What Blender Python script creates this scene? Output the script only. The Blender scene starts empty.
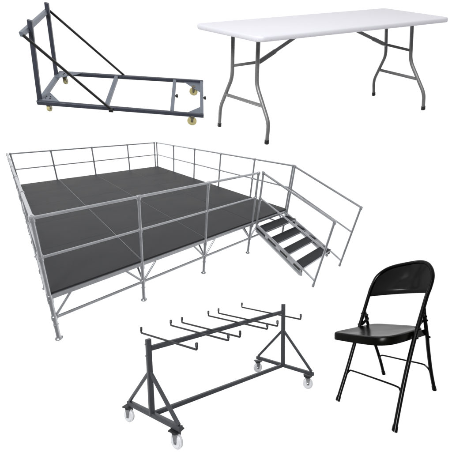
import bpy, bmesh, math
from mathutils import Vector, Matrix, Quaternion

scene = bpy.context.scene
COL = scene.collection

# ------------------------------------------------------------------ pose of each object (rotation vector, position in
# metres relative to the lens), and the small measured out-of-square of its frame (shear and taper terms)
FIT = {
    'stage': ([1.8018, -0.74924, 0.53873, -2.75155, 0.9731, 3.95301],
        [0.05073, 0.06028, -0.07473, -0.03548, 0.07067, -0.03943, -0.01258, 0.00499, 0.02212, -0.07217, 0.01319, -0.0354, -0.00074, 0.01712, -0.02319],
        [2.44, 2.25, 0.1], 3.75),
    'table': ([2.16827, -0.52494, 0.21795, -0.11807, -1.04134, 1.6531],
        [-0.08902, -0.04224, 0.03671, 0.06395, -0.05166, 0.12408, -0.01999, -0.01958, 0.06397, -0.03, -0.01028, 0.12914, 0.01133, 0.0164, -0.02],
        [0.915, 0.38, -0.37], 0.915),
    'trolley': ([2.4001, -0.16232, 0.33568, -2.84488, -1.45597, 3.76206],
        [0.01497, 0.05201, 0.01425, -0.06025, -0.0492, 0.03433, 0.03307, -0.03349, -0.02097, 0.03009, 0.01202, -0.04045, -4e-05, 0.05197, 0.00555],
        [1.0, 0.3, 0.5], 1.0),
    'rack': ([1.34548, -0.58546, 0.61988, -1.01793, 1.79886, 2.53684],
        [-0.0532, -0.01648, -0.02567, 0.02809, 0.06235, 0.01626, 0.00445, 0.00281, -0.00188, 0.0223, -0.01236, 0.06006, 0.08504, 0.03263, -0.0004],
        [0.9, 0.0, 0.425], 0.9),
    'chair': ([1.32769, 0.5832, -0.93827, 0.67152, 1.14927, 1.69549],
        [0.00931, 0.2108, 0.10668, 0.03019, 0.03345, 0.01906, 0.01606, -0.03157, 0.03711, 0.02039, 0.01261, -0.06478, 0.06007, 0.0308, -0.00365],
        [0.0, 0.21, 0.4], 0.4),
}

def rotm(r):
    v = Vector(r); a = v.length
    return Quaternion(v / a, a).to_matrix()

RS = rotm(FIT['stage'][0][:3])
UP = RS.col[2].copy()
ex = (Vector((1, 0, 0)) - UP * UP.x).normalized()
ey = UP.cross(ex)
A = Matrix((ex, ey, UP))                      # lens frame (x right, y down, z forward) -> world
EYE = Vector((0, 0, 0))
stage_origin = A @ Vector(FIT['stage'][0][3:6])
EYE.z = 0.76 - stage_origin.z

class Frame:
    def __init__(self, key):
        p, w, c, S = FIT[key]
        self.sh = w[:3]; self.B = [w[3:7], w[7:11], w[11:15]]
        self.c = Vector(c); self.S = S
        R = A @ rotm(p[:3]); t = A @ Vector(p[3:6]) + EYE
        self.M = Matrix.Translation(t) @ R.to_4x4()
    def w(self, X):
        X = Vector(X); n = (X - self.c) / self.S; x, y, z = n
        f = (y * z, x * z, x * y, x * y * z)
        d = Vector([sum(b * g for b, g in zip(row, f)) for row in self.B])
        d += Vector((y * self.sh[0] + z * self.sh[1], z * self.sh[2], 0))
        return X + self.S * d

# ------------------------------------------------------------------ materials
def mat(name, col, rough=.5, metal=0., noise=.06, nscale=30., bump=0., bscale=200., rvar=.1, coat=0., spec=.5, col2=None, speck=None):
    m = bpy.data.materials.new(name); m.use_nodes = True
    nt = m.node_tree; N = nt.nodes; L = nt.links
    b = N['Principled BSDF']
    tc = N.new('ShaderNodeTexCoord')
    nz = N.new('ShaderNodeTexNoise'); nz.inputs['Scale'].default_value = nscale; nz.inputs['Detail'].default_value = 6
    L.new(tc.outputs['Object'], nz.inputs['Vector'])
    mr = N.new('ShaderNodeMix'); mr.data_type = 'RGBA'
    c2 = col2 if col2 else [max(0, c * (1 - noise * 3)) for c in col]
    cl = [min(1, c * (1 + noise)) for c in col]
    mr.inputs[6].default_value = (*c2, 1); mr.inputs[7].default_value = (*cl, 1)
    rp = N.new('ShaderNodeMapRange'); rp.inputs[1].default_value = .3; rp.inputs[2].default_value = .7
    L.new(nz.outputs['Fac'], rp.inputs[0]); L.new(rp.outputs[0], mr.inputs[0])
    out = mr.outputs[2]
    if speck:
        n3 = N.new('ShaderNodeTexNoise'); n3.inputs['Scale'].default_value = speck[0]; n3.inputs['Detail'].default_value = 3
        L.new(tc.outputs['Object'], n3.inputs['Vector'])
        r3 = N.new('ShaderNodeMapRange'); r3.inputs[1].default_value = speck[1]; r3.inputs[2].default_value = speck[1] + .05
        L.new(n3.outputs['Fac'], r3.inputs[0])
        m3 = N.new('ShaderNodeMix'); m3.data_type = 'RGBA'; m3.inputs[7].default_value = (*speck[2], 1)
        L.new(r3.outputs[0], m3.inputs[0]); L.new(out, m3.inputs[6]); out = m3.outputs[2]
    L.new(out, b.inputs['Base Color'])
    b.inputs['Metallic'].default_value = metal
    b.inputs['Specular IOR Level'].default_value = spec
    r2 = N.new('ShaderNodeMapRange'); r2.inputs[3].default_value = max(.02, rough - rvar); r2.inputs[4].default_value = min(1, rough + rvar)
    L.new(nz.outputs['Fac'], r2.inputs[0]); L.new(r2.outputs[0], b.inputs['Roughness'])
    if coat: b.inputs['Coat Weight'].default_value = coat; b.inputs['Coat Roughness'].default_value = .12
    if bump:
        n2 = N.new('ShaderNodeTexNoise'); n2.inputs['Scale'].default_value = bscale; n2.inputs['Detail'].default_value = 4
        L.new(tc.outputs['Object'], n2.inputs['Vector'])
        bp = N.new('ShaderNodeBump'); bp.inputs['Strength'].default_value = bump; bp.inputs['Distance'].default_value = .002
        L.new(n2.outputs['Fac'], bp.inputs['Height']); L.new(bp.outputs[0], b.inputs['Normal'])
    return m

M = {
    'galv': mat('galvanised_steel', (.54, .555, .575), .30, .78, .04, 9, .08, 120),
    'alu': mat('aluminium', (.50, .51, .52), .42, .6, .06, 20),
    'deck': mat('deck_board', (.0145, .015, .0185), .56, 0, .09, 1.6, .5, 260, .07, spec=.42, speck=(55, .66, (.034, .034, .037))),
    'deck_edge': mat('deck_edge', (.012, .012, .013), .5, 0, .05, 20),
    'tread': mat('tread_board', (.011, .012, .0155), .6, 0, .08, 5, .5, 260, spec=.4, speck=(60, .66, (.028, .028, .032))),
    'plastic': mat('white_plastic', (.60, .595, .64), .42, 0, .008, 3, .25, 500, .05, spec=.4),
    'hammer': mat('grey_hammered_steel', (.185, .185, .187), .42, .35, .045, 60, .2, 220),
    'cap': mat('black_rubber', (.012, .012, .013), .55, 0, .1, 30),
    'slate': mat('slate_painted_steel', (.062, .069, .092), .34, .25, .05, 7, .2, 150),
    'slate_light': mat('blue_grey_painted_steel', (.20, .225, .27), .40, .25, .05, 7, .2, 150),
    'brace': mat('dark_painted_steel', (.022, .022, .022), .42, .2, .12, 20, .2, 150),
    'cream': mat('cream_nylon', (.62, .55, .26), .45, 0, .08, 30),
    'fork': mat('zinc_fork', (.30, .27, .20), .4, .7, .12, 30),
    'char': mat('charcoal_painted_steel', (.048, .052, .060), .38, .2, .07, 9, .3, 160, speck=None),
    'char_dark': mat('blackened_steel', (.028, .029, .032), .4, .2, .12, 20, .2, 160),
    'nylon': mat('white_nylon', (.66, .67, .69), .4, 0, .05, 30),
    'zinc': mat('zinc_plated_steel', (.45, .46, .47), .3, .85, .08, 30),
    'black': mat('black_enamel', (.001, .001, .0012), .11, 0, .1, 10, 0, 60, .03, spec=.30),
    'seat': mat('black_enamel_seat', (.002, .0019, .0015), .24, 0, .2, 9, .08, 60, .07, spec=.5),  # slightly warmer, rougher black than the frame enamel
    'rivet': mat('bright_rivet', (.6, .6, .6), .3, .9),
    'paper': mat('white_paper', (.9, .9, .9), .9, 0, .0, 2, 0),
}

# ------------------------------------------------------------------ mesh helpers
def link(name, bm, m, parent, smooth=True, bevel=0):
    me = bpy.data.meshes.new(name)
    bmesh.ops.recalc_face_normals(bm, faces=bm.faces)
    bm.to_mesh(me); bm.free()
    if smooth:
        for p in me.polygons: p.use_smooth = True
        try: me.set_sharp_from_angle(angle=math.radians(40))
        except Exception: pass
    me.materials.append(M[m])
    o = bpy.data.objects.new(name, me); COL.objects.link(o)
    if parent: o.parent = parent
    return o

def thing(name, label, cat, F=None, group=None):
    o = bpy.data.objects.new(name, None); COL.objects.link(o)
    o['label'] = label; o['category'] = cat
    if group: o['group'] = group
    if F: o.matrix_world = F.M
    o.empty_display_size = .1
    return o

def ring_frame(d, ref):
    d = d.normalized()
    u = ref - d * ref.dot(d)
    if u.length < 1e-4:
        ref = Vector((1, 0, 0)) if abs(d.x) < .8 else Vector((0, 1, 0)); u = ref - d * ref.dot(d)
    u.normalize(); return u, d.cross(u)

def fillet(pts, r, n=6):
    pts = [Vector(p) for p in pts]
    if r <= 0 or len(pts) < 3: return pts
    out = [pts[0]]
    for a, b, c in zip(pts, pts[1:], pts[2:]):
        da = (a - b); dc = (c - b); k = min(r, da.length * .49, dc.length * .49)
        p0 = b + da.normalized() * k; p2 = b + dc.normalized() * k
        for i in range(n + 1):
            t = i / n; out.append(p0 * (1 - t) ** 2 + b * 2 * t * (1 - t) + p2 * t * t)
    out.append(pts[-1]); return out

def sweep(bm, pts, r, seg=14, ref=Vector((0, 0, 1)), caps=True, closed=False):
    pts = [Vector(p) for p in pts]; n = len(pts); rings = []
    u = None
    for i, p in enumerate(pts):
        if closed: d0 = (p - pts[i - 1]).normalized(); d1 = (pts[(i + 1) % n] - p).normalized()
        else:
            d0 = (p - pts[i - 1]).normalized() if i else (pts[1] - p).normalized()
            d1 = (pts[i + 1] - p).normalized() if i < n - 1 else d0
        d = (d0 + d1).normalized()
        u, v = ring_frame(d, ref if u is None else u)
        bis = d0 - d1; k = 1 / max(.5, d.dot(d1))
        rr = r[i] if isinstance(r, (list, tuple)) else r
        ring = []
        for j in range(seg):
            a = 2 * math.pi * j / seg; off = u * math.cos(a) + v * math.sin(a)
            if bis.length > 1e-4:
                b = bis.normalized(); off = off + b * off.dot(b) * (k - 1)
            ring.append(bm.verts.new(p + off * rr))
        rings.append(ring)
    m = n if closed else n - 1
    for i in range(m):
        A_, B_ = rings[i], rings[(i + 1) % n]
        for j in range(seg):
            bm.faces.new((A_[j], A_[(j + 1) % seg], B_[(j + 1) % seg], B_[j]))
    if caps and not closed:
        bm.faces.new(rings[0][::-1]); bm.faces.new(rings[-1])

def tube(bm, F, a, b, r, seg=14, n=1):
    a, b = Vector(a), Vector(b)
    sweep(bm, [F.w(a.lerp(b, i / n)) for i in range(n + 1)], r, seg)

def bar(bm, F, a, b, w, h, up=(0, 0, 1), bev=.08):
    """rolled steel section: rounded rectangle w wide, h deep, from a to b"""
    a, b = F.w(a), F.w(b); d = (b - a).normalized(); up = Vector(up)
    s = d.cross(up)
    if s.length < 1e-3: s = d.cross(Vector((1, 0, 0)))
    s.normalize(); t = s.cross(d).normalized()
    k = min(w, h) * bev; pr = []
    for sx, sy in ((1, 1), (-1, 1), (-1, -1), (1, -1)):
        c = (sx * (w / 2 - k), sy * (h / 2 - k)); a0 = math.atan2(sy, sx) - math.pi / 4
        for i in range(4):
            an = a0 + math.pi / 2 * i / 3
            pr.append((c[0] + k * math.cos(an), c[1] + k * math.sin(an)))
    r1 = [bm.verts.new(a + s * x + t * y) for x, y in pr]; r2 = [bm.verts.new(b + s * x + t * y) for x, y in pr]
    n = len(pr)
    for i in range(n): bm.faces.new((r1[i], r1[(i + 1) % n], r2[(i + 1) % n], r2[i]))
    bm.faces.new(r1[::-1]); bm.faces.new(r2)

def prism(bm, F, poly, z0, z1, axis=2, warp=True):
    """polygon in two object axes extruded along the third"""
    def pt(p, z):
        q = [p[0], p[1]]; q.insert(axis, z); return F.w(q) if warp else Vector(q)
    lo = [bm.verts.new(pt(p, z0)) for p in poly]; hi = [bm.verts.new(pt(p, z1)) for p in poly]
    n = len(poly)
    for i in range(n): bm.faces.new((lo[i], lo[(i + 1) % n], hi[(i + 1) % n], hi[i]))
    bm.faces.new(lo[::-1]); bm.faces.new(hi)

def disc(bm, c, ax, prof, seg=32):
    """lathe prof [(axial, radius)] about axis ax through c"""
    ax = Vector(ax).normalized(); u, v = ring_frame(ax, Vector((0, 0, 1))); c = Vector(c); rings = []
    for t, r in prof:
        rings.append([bm.verts.new(c + ax * t + (u * math.cos(2 * math.pi * j / seg) + v * math.sin(2 * math.pi * j / seg)) * r) for j in range(seg)])
    for a, b in zip(rings, rings[1:]):
        for j in range(seg): bm.faces.new((a[j], a[(j + 1) % seg], b[(j + 1) % seg], b[j]))
    bm.faces.new(rings[0][::-1]); bm.faces.new(rings[-1])

def rounded(x0, x1, y0, y1, r, n=8):
    out = []
    for cx, cy, a0 in ((x1 - r, y1 - r, 0), (x0 + r, y1 - r, 90), (x0 + r, y0 + r, 180), (x1 - r, y0 + r, 270)):
        for i in range(n + 1):
            a = math.radians(a0 + 90 * i / n); out.append((cx + r * math.cos(a), cy + r * math.sin(a)))
    return out

B = bmesh.new

# ================================================================== PORTABLE STAGE
F = Frame('stage')
W4, D, BX, BY = 4.88, 7.645, 1.22, 1.529
RT, RM, BR, FT = 1.04, .52, -.395, -.744
stage = thing('portable_stage', 'large raised stage with charcoal boards and guard rails on steel tube legs', 'stage', F)
for i in range(4):
    x0, x1 = i * BX + .005, (i + 1) * BX - .005
    if i == 0: x0 = 0
    if i == 3: x1 = W4
    n = 6
    for k in range(5):
        y0, y1 = k * BY + (.002 if k else 0), (k + 1) * BY - .002
        bm = B(); prism(bm, F, [(x0, y0), (x1, y0), (x1, y1), (x0, y1)], -.014, 0)
        dp = link('deck_panel', bm, 'deck', stage, False)
        bm = B()
        e0, e1 = x0 + .006, x1 - .006
        bar(bm, F, (e0, y0 + .008, -.020), (e1, y0 + .008, -.020), .012, .012); bar(bm, F, (e0, y1 - .008, -.020), (e1, y1 - .008, -.020), .012, .012)
        bar(bm, F, (e0, y0 + .015, -.020), (e0, y1 - .015, -.020), .012, .012); bar(bm, F, (e1, y0 + .015, -.020), (e1, y1 - .015, -.020), .012, .012)
        link('panel_edge', bm, 'deck_edge', dp)
for i in (1, 2, 3):                                      # the joints between the boards show a bright metal strip
    bm = B(); bar(bm, F, (i * BX, .01, -.012), (i * BX, D - .01, -.012), .0075, .018)
    link('joint_strip', bm, 'alu', stage)
def beam(a, b, name='edge_beam', w=.045, h=.06, m='galv'):
    bm = B(); bar(bm, F, a, b, w, h); return link(name, bm, m, stage)
beam((0, .0, -.060), (W4, .0, -.060)); beam((0, D, -.060), (W4, D, -.060))
beam((0, .03, -.060), (0, D - .03, -.060)); beam((W4, .03, -.060), (W4, D - .03, -.060))
for i in (1, 2, 3): beam((i * BX, .03, -.063), (i * BX, D - .03, -.063), 'floor_joist')

def leg(x, y):
    bm = B(); tube(bm, F, (x, y, FT + .02), (x, y, -.05), .026, 16)
    o = link('leg', bm, 'galv', stage)
    bm = B(); c = F.w((x, y, FT)); up = (F.w((x, y, 0)) - c).normalized()
    disc(bm, c - up * .012, up, [(0, .034), (.004, .046), (.016, .048), (.026, .036), (.034, .030), (.05, .026), (.06, .022)], 24)
    link('foot_plate', bm, 'galv', o)
    for z, r in ((BR, .036), (-.12, .034)):
        bm = B(); c = F.w((x, y, z)); disc(bm, c - up * .035, up, [(0, r - .004), (.004, r), (.066, r), (.07, r - .004)], 18)
        link('coupling', bm, 'galv', o)
    bm = B(); c = F.w((x, y, -.52)); disc(bm, c, up, [(0, .024), (.003, .031), (.02, .031), (.023, .024)], 18)
    link('lock_collar', bm, 'galv', o)
ys = [k * BY for k in range(6)]
for i in range(5): leg(i * BX, 0)
for y in ys[1:]: leg(0, y); leg(W4, y)
for i in (1, 2, 3): leg(i * BX, D)
def strut(a, b, name, r=.019, m='galv'):
    bm = B(); tube(bm, F, a, b, r, 12); return link(name, bm, m, stage)
for i in range(4):
    strut((i * BX + .03, 0, BR), ((i + 1) * BX - .03, 0, BR), 'lower_rail', .021)
    strut((i * BX + .03, D, BR), ((i + 1) * BX - .03, D, BR), 'lower_rail', .021)
for a, b in zip(ys, ys[1:]):
    for x in (0, W4): strut((x, a + .03, BR), (x, b - .03, BR), 'lower_rail', .021)
for i in range(5):
    x = i * BX
    if i < 4: strut((x + .025, 0, BR + .03), (x + .225, 0, -.10), 'diagonal_brace', .016)
    if i > 0: strut((x - .025, 0, BR + .03), (x - .245, 0, -.10), 'diagonal_brace', .016)
    strut((x, .025, BR + .03), (x, .36, -.12), 'diagonal_brace', .015)
for y in ys[1:]:
    for x in (0, W4):
        strut((x, y - .025, BR + .03), (x, y - .26, -.10), 'diagonal_brace', .015)
        if y < D - .1: strut((x, y + .025, BR + .03), (x, y + .26, -.10), 'diagonal_brace', .015)

def tee(c, up, d, par, r=.033):
    r *= .95
    bm = B(); disc(bm, c - up * .050, up, [(0, r * .86), (.004, r), (.060, r), (.064, r * .86)], 16)
    disc(bm, c - d * .030, d, [(0, r * .8), (.004, r * .92), (.056, r * .92), (.06, r * .8)], 16)
    link('tee_coupling', bm, 'galv', par)

def railing(name, posts, along, bottom, offset=(0, 0, 0)):
    """posts: list of positions; one railing = posts + top and mid rail"""
    root = None
    a, b = Vector(posts[0]), Vector(posts[-1]); d = (b - a).normalized()
    bm = B(); n = len(posts)
    pts = [F.w(Vector((p[0], p[1], RT))) for p in posts]
    ext = (pts[-1] - pts[0]).normalized()
    pts[0] = pts[0] - ext * .018; pts[-1] = pts[-1] + ext * .018
    sweep(bm, pts, .0215, 16); root = link(name, bm, 'galv', stage)
    bm = B(); sweep(bm, [F.w(Vector((p[0], p[1], RM))) for p in posts], .018, 14); link('mid_rail', bm, 'galv', root)
    for i, p in enumerate(posts):
        bm = B(); tube(bm, F, (p[0], p[1], bottom), (p[0], p[1], RT), .023, 16); link('post', bm, 'galv', root)
        for z, r in ((RT, .034), (RM, .031)):
            c = F.w((p[0], p[1], z)); up = (F.w((p[0], p[1], z + .1)) - c).normalized()
            q = F.w((p[0] + d.x * .1, p[1] + d.y * .1, z)); tee(c, up, (q - c).normalized(), root, r)
        bm = B(); c = F.w((p[0], p[1], -.08)); up = (F.w((p[0], p[1], 0)) - c).normalized()
        disc(bm, c - up * .05, up, [(0, .028), (.005, .033), (.095, .033), (.1, .028)], 16); link('post_socket', bm, 'galv', root)
railing('guard_rail', [(0.0, -.0), (BX, 0), (2 * BX, 0), (3.69, 0)], 'x', -.10)
railing('guard_rail', [(.08, D), (1.17, D), (2.44, D), (3.71, D), (4.79, D)], 'x', -.10)
railing('guard_rail', [(0, .07)] + [(0, y) for y in ys[1:-1]] + [(0, D - .08)], 'y', -.10)
railing('guard_rail', [(W4, .03), (W4, 1.45), (W4, 3.06), (W4, 4.61), (W4, 6.15), (W4, 7.62)], 'y', -.10)

# ================================================================== STAIRS
stairs = thing('stage_stairs', 'short steel stair with four black treads and tube handrails leaning against the raised stage', 'stairs', F)
xl, xr = 3.79, 4.86
def P3(o): return o
TR = [(-.06, -.385, -.155), (-.455, -.745, -.305), (-.87, -1.11, -.415), (-1.28, -1.545, -.535)]
for k, (y0, y1, z) in enumerate(TR):
    bm = B(); prism(bm, F, [(xl + .025, y1), (xr + .01, y1), (xr + .01, y0), (xl + .025, y0)], z - .02, z)
    t = link('tread', bm, 'tread', stairs, False)
    bm = B()
    for yy in (y0 + .0, y1 - .0): bar(bm, F, (xl + .02, yy, z - .018), (xr - .02, yy, z - .018), .014, .032)
    link('tread_nosing', bm, 'galv', t)
for x, s in ((xl, -1), (xr, 1)):
    up = [(-.02, -.085), (-.5, -.235), (-.978, -.382), (-1.546, -.565), (-1.85, -.665)]
    dn = [(-.06, -.235), (-.5, -.385), (-.962, -.53), (-1.50, -.70)]
    bm = B(); sweep(bm, [F.w((x, y, z)) for y, z in up], .019, 12); st = link('stringer', bm, 'galv', stairs)
    bm = B(); bar(bm, F, (x, dn[0][0], dn[0][1]), (x, dn[-1][0], dn[-1][1]), .03, .045); link('lower_bar', bm, 'galv', st)
    for y0, y1, z in TR:
        # the dark end of the tread shows in the slot of the stringer
        ym = (y0 + y1) / 2; zt = -.085 + (ym + .02) * .3095 - .075
        bm = B(); bar(bm, F, (x, y0 - .01, zt + (y0 - .01 - ym) * .3095 + .004), (x, y1 + .01, zt + (y1 + .01 - ym) * .3095 + .004), .014, .050); link('tread_end', bm, 'deck_edge', st)
    if s < 0: bm = B(); bar(bm, F, (x, -1.50, -.59), (x, -1.525, -.705), .034, .045, (0, 1, 0)); link('end_plate', bm, 'galv', st)
    za, zb = -.160, -.160 - 1.49 * .3095              # solid web of the stringer behind the slots
    bm = B(); bar(bm, F, (x, -.03, za), (x, -1.52, zb), .008, .112); link('web_plate', bm, 'galv', st)
    # handrail
    yt, yb = -.05, -2.0
    bm = B(); sweep(bm, [F.w((x, yt + .03, RT - .01 + .01)), F.w((x, yb - .02, .485))], .0225, 16)
    hr = link('handrail', bm, 'galv', stairs)
    bm = B(); sweep(bm, [F.w((x, yt, RM - .02)), F.w((x, (yb - 1.9) / 2, -.03))], .018, 14); link('mid_rail', bm, 'galv', hr)
    bm = B(); tube(bm, F, (x, yt, -.22), (x, yt, RT + .015), .0225, 16); link('post', bm, 'galv', hr)
    bm = B(); tube(bm, F, (x, -1.855, -.775), (x, yb, .50), .021, 16); link('post', bm, 'galv', hr)
    bm = B(); tube(bm, F, (x, -1.853, -.79), (x, -1.857, -.745), .027, 16); link('post_foot', bm, 'galv', hr)
    for (y, z) in ((yt, RT), (yb, .49), (yt, RM - .02)):
        c = F.w((x, y, z)); upv = (F.w((x, y, z + .1)) - c).normalized(); q = F.w((x, y - .1, z - .028)); tee(c, upv, (q - c).normalized(), hr, .031)

# ================================================================== FOLDING TABLE
F = Frame('table')
L_, W_, H_ = 1.832, .763, .721
table = thing('folding_table', 'white plastic banquet table with rounded corners on folding grey wishbone legs', 'table', F)
bm = B()
prof = [(0.012, .002), (.004, .0035), (0, .009), (0, .024), (.002, .031), (.008, .034)]   # inset, depth
rings = []
ox0, ox1, oy0, oy1 = -.012, L_ + .004, -.028, W_ + .006
for ins, dz in prof:
    pl = rounded(ox0 + ins, ox1 - ins, oy0 + ins, oy1 - ins, .055 - ins, 10)
    rings.append([bm.verts.new(F.w((x, y, -dz))) for x, y in pl])
for a, b in zip(rings, rings[1:]):
    n = len(a)
    for i in range(n): bm.faces.new((a[i], a[(i + 1) % n], b[(i + 1) % n], b[i]))
bm.faces.new(rings[0]); bm.faces.new(rings[-1][::-1])
link('tabletop', bm, 'plastic', table)
mid = W_ / 2
for side, x0, sx in ((0, .168, -1), (1, 1.657, 1)):
    fx = lambda z: x0 + sx * .078 * (-z) / H_
    root = None
    for s in (-1, 1):
        pts = [(-.041, .156), (-.344, .156), (-.592, .327), (-H_ + .0, .327)]
        if side == 0: pts = [(-.041, .158), (-.344, .158), (-.592, .327 if s > 0 else .315), (-H_ - .02, .338 if s > 0 else .308)]
        P = [Vector((fx(z), mid + s * y, z)) for z, y in pts]
        P = fillet(P, .05, 6)
        bm = B(); sweep(bm, [F.w(p) for p in P], .0145, 16)
        o = link('leg', bm, 'hammer', table)
        e = F.w(P[-1]); d = (e - F.w(P[-2])).normalized()
        bm = B(); disc(bm, e - d * .012, d, [(0, .0165), (.001, .0175), (.03, .018), (.034, .014)], 20); link('foot_cap', bm, 'cap', o)
    ymm = .156 + (.327 - .156) * (.482 - .344) / (.592 - .344)
    bm = B(); sweep(bm, [F.w((fx(-.482), mid - ymm, -.482)), F.w((fx(-.482), mid + ymm, -.482))], .0125, 14); link('crossbar', bm, 'hammer', table)
    bm = B(); sweep(bm, [F.w((fx(-.06), mid - .2, -.052)), F.w((fx(-.06), mid + .2, -.052))], .0125, 14); link('hinge_tube', bm, 'hammer', table)
    # folding stay: strut from the middle of the underside, sliding sleeve, two arms to the legs
    if side == 0: Pc, J, sl = (.66, .38, -.06), (.265, .38, -.229), .35
    else: Pc, J, sl = (1.09, .38, -.06), (1.50, .38, -.215), .30
    bm = B(); bar(bm, F, Pc, J, .012, .022); so = link('stay', bm, 'hammer', table)
    q = Vector(J).lerp(Vector(Pc), sl)
    bm = B(); bar(bm, F, J, q, .020, .027); link('locking_sleeve', bm, 'hammer', so)
    for s in (-1, 1):
        zz = -.262
        bm = B(); bar(bm, F, J, (fx(zz), mid + s * .156, zz), .008, .019); link('stay_arm', bm, 'hammer', so)

# ================================================================== L-FRAME TROLLEY
F = Frame('trolley')
tr = thing('transport_trolley', 'blue-grey steel L-frame trolley with two leaning uprights, long diagonal braces and cream castors', 'trolley', F)
def tb(a, b, w, h, name, m, par=None, up=(0, 0, 1)):
    bm = B(); bar(bm, F, a, b, w, h, up, .1); return link(name, bm, m, par or tr)
YF = .93
tb((-.025, 0, 0), (2.03, 0, 0), .045, .05, 'side_rail', 'slate')
tb((-.0, YF, 0), (2.03, YF, 0), .045, .05, 'side_rail', 'slate')
tb((0, .026, .002), (0, YF - .026, .002), .05, .045, 'cross_member', 'slate_light')
tb((.748, .026, .002), (.748, YF - .026, .002), .05, .045, 'cross_member', 'slate_light')
tb((1.587, .026, .002), (1.587, YF - .026, .002), .05, .045, 'cross_member', 'slate_light')
tb((2.005, .026, .002), (2.005, YF - .026, .002), .05, .045, 'cross_member', 'slate_light')
tb((-.005, .03, .02), (.062, .03, .915), .044, .044, 'upright', 'slate', None, (1, 0, 0))
tb((-.02, .83, -.01), (.078, .83, .94), .044, .044, 'upright', 'slate', None, (1, 0, 0))
tb((.020, -.200, .828), (.050, .93, .838), .036, .044, 'top_crossbar', 'slate_light')
tb((.035, -.205, .825), (.812, -.035, .005), .022, .028, 'long_brace', 'brace')
tb((.06, .955, .825), (.845, .965, .01), .022, .028, 'long_brace', 'brace')
tb((.79, -.045, .0), (.84, -.045, .0), .05, .045, 'brace_bracket', 'brace')
for poly in ([(.0, .0), (.22, .0), (.05, .24), (.0, .24)], [(0, YF), (.30, YF), (.22, YF - .10), (.05, YF - .22), (0, YF - .22)]):
    bm = B(); prism(bm, F, poly, .026, .033); g = link('gusset_plate', bm, 'slate_light', tr)
    cx, cy = (.07, .09) if poly[0][1] == 0 else (.10, YF - .10)
    for dx, dy in ((0, 0), (.05, 0), (0, .05), (.045, .045)):
        bm = B(); disc(bm, F.w((cx - .02 + dx, cy - .03 + dy, .034)), (0, 0, 1), [(0, .009), (.004, .009), (.006, .006)], 6); link('bolt', bm, 'brace', g)
for poly in ([(1.98, .02), (1.98, .22), (1.76, .02)], [(1.98, YF - .02), (1.73, YF - .02), (1.80, YF - .10), (1.98, YF - .30)]):
    bm = B(); prism(bm, F, poly, -.012, -.005); g = link('gusset_plate', bm, 'slate_light', tr)
def castor_trolley(c, ax, r):
    C = Vector(c); P0 = F.w(C); up = (F.w(C + Vector((0, 0, .1))) - P0).normalized(); ax = Vector(ax).normalized()
    ax = (ax - up * ax.dot(up)).normalized()
    bm = B(); disc(bm, P0 + up * (r + .010), up, [(0, .030), (.003, .032), (.012, .032), (.016, .026)], 20)
    ct = link('castor', bm, 'fork', tr)
    bm = B(); disc(bm, P0 - ax * .017, ax, [(0, .018), (.0, .040), (.003, r - .003), (.008, r), (.026, r), (.031, r - .003), (.034, .040), (.034, .018)], 36)
    wh = link('wheel', bm, 'cream', ct)
    bm = B(); disc(bm, P0 - ax * .024, ax, [(0, .008), (.002, .012), (.046, .012), (.048, .008)], 16); link('hub', bm, 'fork', wh)
    f = ax.cross(up)
    for s in (-1, 1):
        bm = B(); o = P0 + ax * s * .0205
        v = [bm.verts.new(o + f * a + up * b + ax * t) for t in (-.0012, .0012) for a, b in ((-.012, -.012), (.012, -.012), (.026, r + .012), (-.026, r + .012))]
        for fc in ((0, 1, 2, 3), (7, 6, 5, 4), (0, 4, 5, 1), (1, 5, 6, 2), (2, 6, 7, 3), (3, 7, 4, 0)): bm.faces.new([v[i] for i in fc])
        link('fork_plate', bm, 'fork', ct)
castor_trolley((.082, .035, -.085), (1, -.15, 0), .044)
castor_trolley((.072, .855, -.085), (1, -.2, 0), .044)
castor_trolley((1.868, .0, -.100), (-.12, -1, 0), .068)
castor_trolley((1.880, .78, -.092), (-.12, -1, 0), .066)
for x in (1.612, 2.030):
    bm = B(); c = F.w((x, .46, .002)); disc(bm, c, F.w((x + .1, .46, .002)) - c, [(0, .012), (.012, .014), (.014, .024), (.038, .026), (.043, .018)], 20)
    link('rubber_buffer', bm, 'cap', tr)

# ================================================================== HOOK RACK
F = Frame('rack')
rk = thing('hook_rack', 'dark grey wheeled rack with six double-ended hook rods across its top bar and white castors', 'rack', F)
def rb(a, b, w, h, name, m='char', par=None, up=(0, 0, 1)):
    bm = B(); bar(bm, F, a, b, w, h, up, .12); return link(name, bm, m, par or rk)
LX = 1.801
for x in (0, LX):
    p = rb((x, 0, .0), (x, 0, .71), .042, .042, 'post', 'char', None, (1, 0, 0))
    for z in ((.665, .555) if x == 0 else (.665,)):
        bm = B(); c = F.w((x - .0225, 0.012, z)); disc(bm, c, (-1, 0, 0), [(0, .007), (.003, .007), (.005, .004)], 8); link('bolt', bm, 'rivet', p)
    rb((x, -.455, 0), (x, .455, 0), .036, .036, 'foot_bar')
    for s in (-1, 1):
        rb((x, s * .43, .022), (x, s * .014, .395), .022, .028, 'side_brace')
rb((.024, 0, .62), (LX - .024, 0, .62), .038, .042, 'top_bar')
rb((.024, 0, .0), (LX - .024, 0, .0), .034, .036, 'bottom_bar')
for x in (.162, .486, .622, .98, 1.132, 1.521):
    z = .655; y = .497
    P = fillet([(x, -y, z + .052), (x, -y, z), (x, y, z), (x, y, z + .052)], .014, 5)
    bm = B(); sweep(bm, [F.w(p) for p in P], .0088, 12); h = link('hook_rod', bm, 'char_dark', rk)
    for s in (-1, 1):
        bm = B(); c = F.w((x, s * y, z + .022)); d = F.w((x, s * y, z + .08)) - c; disc(bm, c, d, [(0, .010), (.002, .0122), (.034, .0122), (.038, .009)], 14); link('end_sleeve', bm, 'char_dark', h)
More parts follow.
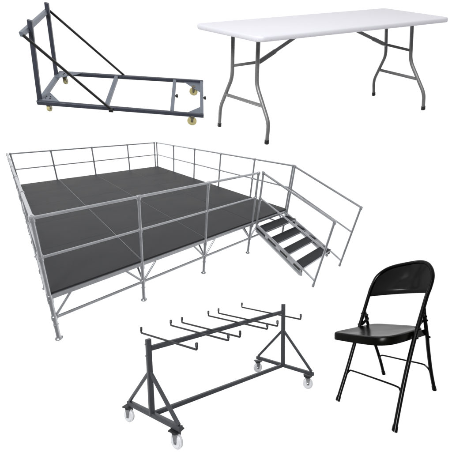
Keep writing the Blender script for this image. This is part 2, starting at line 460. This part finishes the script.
def castor_rack(c, ax):
    C = Vector(c); P0 = F.w(C); up = (F.w(C + Vector((0, 0, .1))) - P0).normalized(); ax = Vector(ax); ax = (ax - up * ax.dot(up)).normalized()
    f = ax.cross(up); r = .060
    bm = B()
    o = P0 + up * .088
    v = [bm.verts.new(o + f * a + ax * b + up * t) for t in (-.004, .004) for a, b in ((-.05, -.04), (.05, -.04), (.05, .04), (-.05, .04))]
    for fc in ((0, 1, 2, 3), (7, 6, 5, 4), (0, 4, 5, 1), (1, 5, 6, 2), (2, 6, 7, 3), (3, 7, 4, 0)): bm.faces.new([v[i] for i in fc])
    disc(bm, P0 + up * .066, up, [(0, .034), (.004, .038), (.014, .038), (.018, .030)], 20)
    ct = link('castor', bm, 'char_dark', rk)
    bm = B(); disc(bm, P0 - ax * .018, ax, [(0, .020), (0, .044), (.004, .046), (.005, r - .004), (.009, r), (.027, r), (.031, r - .004), (.032, .046), (.036, .044), (.036, .020)], 40)
    wh = link('wheel', bm, 'nylon', ct)
    bm = B(); disc(bm, P0 - ax * .028, ax, [(0, .007), (.003, .013), (.053, .013), (.056, .007)], 16); link('hub', bm, 'zinc', wh)
    for s in (-1, 1):
        bm = B(); o = P0 + ax * s * .0235
        v = [bm.verts.new(o + f * a + up * b + ax * t) for t in (-.0015, .0015) for a, b in ((-.013, -.014), (.013, -.014), (.020, .03), (.030, .070), (-.030, .070), (-.018, .03))]
        n = 6
        bm.faces.new([v[i] for i in range(n)]); bm.faces.new([v[n + i] for i in range(n)][::-1])
        for i in range(n): bm.faces.new((v[i], v[n + i], v[n + (i + 1) % n], v[(i + 1) % n]))
        link('fork_plate', bm, 'zinc', ct)
castor_rack((-.0, .45, -.125), (.9, .32, 0))
castor_rack((.0, -.385, -.128), (.9, .25, 0))
castor_rack((LX - .0, .435, -.115), (.5, .95, 0))
castor_rack((LX, -.375, -.115), (.75, .65, 0))

# ================================================================== FOLDING CHAIR
F = Frame('chair')
ch = thing('folding_chair', 'glossy black steel folding chair with a curved pressed backrest and round tube legs', 'chair', F)
T = .486
def bp(x, z, dy=0): return (x, T * z + dy, z - dy * T)
outline = [(-.222, .0), (-.214, .16), (-.213, .32), (-.212, .50), (-.212, .62), (-.212, .675), (-.198, .752), (-.157, .799), (-.096, .823), (-.002, .829), (.088, .822), (.149, .796), (.193, .751), (.217, .702), (.220, .65), (.215, .60), (.213, .50), (.208, .35), (.210, .175), (.216, .0)]
def catmull(P, k=5):
    P = [Vector(p) for p in P]; out = []
    for i in range(len(P) - 1):
        a = P[max(i - 1, 0)]; b = P[i]; c = P[i + 1]; d = P[min(i + 2, len(P) - 1)]
        for j in range(k):
            t = j / k
            out.append(.5 * ((2 * b) + (c - a) * t + (2 * a - 5 * b + 4 * c - d) * t * t + (3 * b - a - 3 * c + d) * t ** 3))
    out.append(P[-1]); return out
def curve_back(x): return .030 * (1 - (x / .22) ** 2)     # the back panel is dished
pts = []
for p in catmull([(x, z, 0) for x, z in outline]):
    k = max(0, min(1, (p.y - .60) / .12))
    pts.append(F.w(bp(p.x, p.y, curve_back(p.x) * k)))
bm = B(); sweep(bm, pts, .0122, 18); fr = link('back_frame', bm, 'black', ch)
for e, q in ((pts[0], pts[1]), (pts[-1], pts[-2])):
    d = (e - q).normalized(); bm = B(); disc(bm, e - d * .02, d, [(0, .0128), (.001, .0142), (.028, .0150), (.031, .011)], 18); link('foot_cap', bm, 'black', fr)
# backrest sheet
bm = B(); nx, nz = 36, 14; grid = []
import bisect
tops = [(x, z) for x, z in [(p.x, p.y) for p in catmull([(x, z, 0) for x, z in outline])] if z > .6]
tops.sort()
def top_at(x):
    xs = [t[0] for t in tops]; i = min(max(bisect.bisect(xs, x), 1), len(xs) - 1); a, b = tops[i - 1], tops[i]
    return a[1] + (b[1] - a[1]) * (x - a[0]) / max(1e-6, b[0] - a[0])
for side in (0, 1):
    g = []
    for i in range(nx + 1):
        t = -1 + 2 * i / nx; x = .2095 * math.sin(t * math.pi / 2)
        zt = max(.64, top_at(x) - .003); zb = .618 + .012 * (1 - (x / .21) ** 2)
        col = []
        for j in range(nz + 1):
            v = j / nz; z = zb + (zt - zb) * v
            roll = .007 * math.exp(-((z - zb) / .010) ** 2)
            k = max(0, min(1, (z - .60) / .12))
            dy = curve_back(x) * (k * .4 + .6) * 1.0 + roll + (.0016 if side else 0)
            col.append(bm.verts.new(F.w(bp(x, z, dy))))
        g.append(col)
    grid.append(g)
for side, g in enumerate(grid):
    for i in range(nx):
        for j in range(nz):
            f = (g[i][j], g[i + 1][j], g[i + 1][j + 1], g[i][j + 1]); bm.faces.new(f if side == 0 else f[::-1])
a, b = grid
edge = [(i, 0) for i in range(nx)] + [(nx, j) for j in range(nz)] + [(i, nz) for i in range(nx, 0, -1)] + [(0, j) for j in range(nz, 0, -1)]
for (i, j), (k, l) in zip(edge, edge[1:] + edge[:1]):
    bm.faces.new((a[i][j], b[i][j], b[k][l], a[k][l]))
link('backrest', bm, 'black', ch)
# seat: pressed sheet with deep rolled skirt
sc = [(-.218, -.045), (-.20, -.058), (-.15, -.058), (-.02, -.050), (.06, -.038), (.115, -.020), (.150, .010), (.172, .050), (.186, .12), (.192, .20), (.192, .27), (.175, .315), (.12, .335), (0, .338), (-.12, .335), (-.175, .315), (-.197, .27), (-.205, .20), (-.212, .12), (-.222, .0)]
def seat_z(x, y): return .434 - .045 * (y + .05)
loop = catmull([(x, y, 0) for x, y in sc + sc[:1]], 3)[:-1]
cen = Vector((-.01, .14, 0)); bm = B(); rings = []
for inset, dz, in ((.07, -.006), (.03, -.003), (.012, -.001), (.003, -.005), (0, -.012), (.0, -.040), (.002, -.046), (.006, -.046), (.006, -.012), (.03, -.008)):
    ring = []
    for p in loop:
        d = (p - cen); q = p - d.normalized() * inset
        ring.append(bm.verts.new(F.w((q.x, q.y, seat_z(q.x, q.y) + dz))))
    rings.append(ring)
for a, b in zip(rings, rings[1:]):
    n = len(a)
    for i in range(n): bm.faces.new((a[i], a[(i + 1) % n], b[(i + 1) % n], b[i]))
c0 = bm.verts.new(F.w((cen.x, cen.y, seat_z(cen.x, cen.y) - .009)))
for i in range(len(loop)): bm.faces.new((rings[0][(i + 1) % len(loop)], rings[0][i], c0))
c1 = bm.verts.new(F.w((cen.x, cen.y, seat_z(cen.x, cen.y) - .011)))
for i in range(len(loop)): bm.faces.new((rings[-1][i], rings[-1][(i + 1) % len(loop)], c1))
st = link('seat', bm, 'seat', ch)
# rear legs
for s in (-1, 1):
    P = [(s * .196, .465, 0), (s * .194, .411, .137), (s * .204, .345, .30), (s * .212, .318, .36), (s * .217, .268, .50), (s * .217, .262, .535)]
    pp = [F.w(p) for p in catmull(P, 4)]
    bm = B(); sweep(bm, pp, .0112, 16); rl = link('rear_leg', bm, 'black', ch)
    e, q = pp[0], pp[1]; d = (e - q).normalized(); bm = B(); disc(bm, e - d * .018, d, [(0, .0118), (.001, .013), (.024, .0138), (.027, .010)], 18); link('foot_cap', bm, 'black', rl)
    # pivot bracket: short flat links and rivets between frame, rear leg and seat
    xx = s * .199
    bm = B(); bar(bm, F, (xx, T * .43, .43), (xx, .285, .462), .004, .020, (0, -1, 1)); br = link('pivot_bracket', bm, 'black', ch)
    bm = B(); bar(bm, F, (xx, T * .50 + .004, .50), (xx, .278, .478), .004, .018, (0, 1, 1)); link('link_plate', bm, 'black', br)
    bm = B(); bar(bm, F, (s * .204, T * .395, .398), (s * .204, .318, .388), .005, .034, (0, 0, 1)); link('seat_bracket', bm, 'black', br)
    for (y, z) in ((T * .43, .43), (.283, .462), (T * .50, .50), (.272, .487), (.318, .36), (T * .385, .388)):
        bm = B(); c = F.w((s * .222, y, z)); disc(bm, c - Vector((s * .018, 0, 0)), (s, 0, 0), [(0, .004), (.022, .0065), (.026, .006), (.028, .003)], 12); link('rivet', bm, 'black', br)
# cross braces with bent ends
P = catmull([bp(-.216, .105), bp(-.210, .135), bp(-.197, .154), bp(-.17, .160), bp(0, .160), bp(.160, .158), bp(.190, .150), bp(.204, .128), bp(.210, .085), bp(.212, .05)], 5)
bm = B(); sweep(bm, [F.w(Vector(p) + Vector((0, .008, 0))) for p in P], .0052, 10); link('front_stretcher', bm, 'black', ch)
def rp(x, z): return (x, .465 - .208 * z / .523 - .006, z)
P = catmull([rp(-.193, .115), rp(-.187, .140), rp(-.172, .160), rp(-.14, .169), rp(0, .168), rp(.14, .168), rp(.170, .158), rp(.187, .135), rp(.192, .10), rp(.193, .05)], 5)
bm = B(); sweep(bm, [F.w(p) for p in P], .0050, 10); link('rear_stretcher', bm, 'black', ch)

# ================================================================== SETTING: white studio paper far behind
fwd = A @ Vector((0, 0, 1)); rgt = A @ Vector((1, 0, 0)); dwn = A @ Vector((0, 1, 0))
bm = B(); n = 24; S = 60; cen = EYE + fwd * 22; g = []
for i in range(n + 1):
    row = []
    for j in range(n + 1):
        u, v = -1 + 2 * i / n, -1 + 2 * j / n
        row.append(bm.verts.new(cen + rgt * u * S + dwn * v * S + fwd * (6 - 6 * (u * u + v * v))))
    g.append(row)
for i in range(n):
    for j in range(n): bm.faces.new((g[i][j], g[i + 1][j], g[i + 1][j + 1], g[i][j + 1]))
bd = link('backdrop', bm, 'paper', None)
pn = M['paper'].node_tree; tr_ = pn.nodes.new('ShaderNodeBsdfTranslucent'); mx = pn.nodes.new('ShaderNodeMixShader')
tr_.inputs[0].default_value = (.9, .9, .9, 1); mx.inputs[0].default_value = .5
pn.links.new(pn.nodes['Principled BSDF'].outputs[0], mx.inputs[1]); pn.links.new(tr_.outputs[0], mx.inputs[2])
pn.links.new(mx.outputs[0], pn.nodes['Material Output'].inputs[0])
bd['kind'] = 'structure'; bd['label'] = 'plain white studio paper behind everything'

# ================================================================== LIGHT: white studio tent, brighter overhead
wd = bpy.data.worlds.new('World'); scene.world = wd; wd.use_nodes = True
nt = wd.node_tree; N = nt.nodes; Lk = nt.links
bg = N['Background']; bg.inputs[1].default_value = 1.0
tc = N.new('ShaderNodeTexCoord'); sp = N.new('ShaderNodeSeparateXYZ'); Lk.new(tc.outputs['Generated'], sp.inputs[0])
rp_ = N.new('ShaderNodeValToRGB'); mr = N.new('ShaderNodeMapRange'); mr.inputs[1].default_value = -1; mr.inputs[2].default_value = 1
Lk.new(sp.outputs['Z'], mr.inputs[0]); Lk.new(mr.outputs[0], rp_.inputs[0])
el = rp_.color_ramp.elements
el[0].position = .10; el[0].color = (.40, .40, .41, 1)
el[1].position = .95; el[1].color = (.82, .82, .84, 1)
e = el.new(.5); e.color = (.75, .75, .76, 1)
# the studio is darker on the photographer's side
dp_ = N.new('ShaderNodeVectorMath'); dp_.operation = 'DOT_PRODUCT'; dp_.inputs[1].default_value = fwd
Lk.new(tc.outputs['Generated'], dp_.inputs[0])
m2 = N.new('ShaderNodeMapRange'); m2.inputs[1].default_value = -.9; m2.inputs[2].default_value = .3; m2.inputs[3].default_value = .2; m2.inputs[4].default_value = 1.0
m2.interpolation_type = 'SMOOTHSTEP'; Lk.new(dp_.outputs['Value'], m2.inputs[0])
sc_ = N.new('ShaderNodeVectorMath'); sc_.operation = 'SCALE'
Lk.new(rp_.outputs[0], sc_.inputs[0]); Lk.new(m2.outputs[0], sc_.inputs['Scale']); Lk.new(sc_.outputs[0], bg.inputs[0])
def area(loc, target, size, power, col=(1, 1, 1)):
    ld = bpy.data.lights.new('added_lamp', 'AREA'); ld.shape = 'SQUARE'; ld.size = size; ld.energy = power; ld.color = col
    o = bpy.data.objects.new('added_lamp', ld); COL.objects.link(o); o.location = loc
    o.rotation_euler = (Vector(target) - Vector(loc)).to_track_quat('-Z', 'Y').to_euler()
    return o
area(EYE + Vector((-5, -1.5, 6.5)), EYE + fwd * 5, 3.5, 130)  # key lamp added for slight shading from the upper left
# added soft fill from above the camera and an added small lamp that gives the chair's enamel its highlight
area(EYE - fwd * 6 - dwn * 1.6 - rgt * 2.0, EYE + fwd * 4, 3.0, 900)
F = Frame('chair')
pc = F.M @ F.w(bp(.01, .64, .02)); px_ = F.M @ F.w(bp(.02, .64, .02)); pz_ = F.M @ F.w(bp(.01, .65, .0203))
nn = (px_ - pc).cross(pz_ - pc).normalized(); vw = (pc - EYE).normalized()
if nn.dot(vw) > 0: nn = -nn
rf = vw - nn * 2 * vw.dot(nn)
area(pc + rf * 2.2, pc, .14, 2.2)
# one big unseen lamp, added behind the translucent paper to turn it plain white
area(EYE + fwd * 34, EYE, 130, 3.1416 * 130 * 130 * 1.6)

# ================================================================== CAMERA
cd = bpy.data.cameras.new('Camera'); cam = bpy.data.objects.new('Camera', cd); COL.objects.link(cam)
cd.sensor_width = 36; cd.sensor_fit = 'HORIZONTAL'; cd.lens = 36 * 290 / 452
cd.shift_x = (226 - 265) / 452; cd.shift_y = (215 - 226) / 452
cd.clip_start = .05; cd.clip_end = 400
R = Matrix((rgt, -dwn, -fwd)).transposed()
cam.matrix_world = Matrix.Translation(EYE) @ R.to_4x4()
scene.camera = cam
vs = scene.view_settings
for k_ in ('seat', 'black'): M[k_].node_tree.nodes['Principled BSDF'].inputs['IOR'].default_value = 1.22 if k_ == 'seat' else 1.35
vs.view_transform = 'Standard'; vs.look = 'None'; vs.exposure = 0; vs.gamma = 1
scene.render.resolution_x = scene.render.resolution_y = 1024
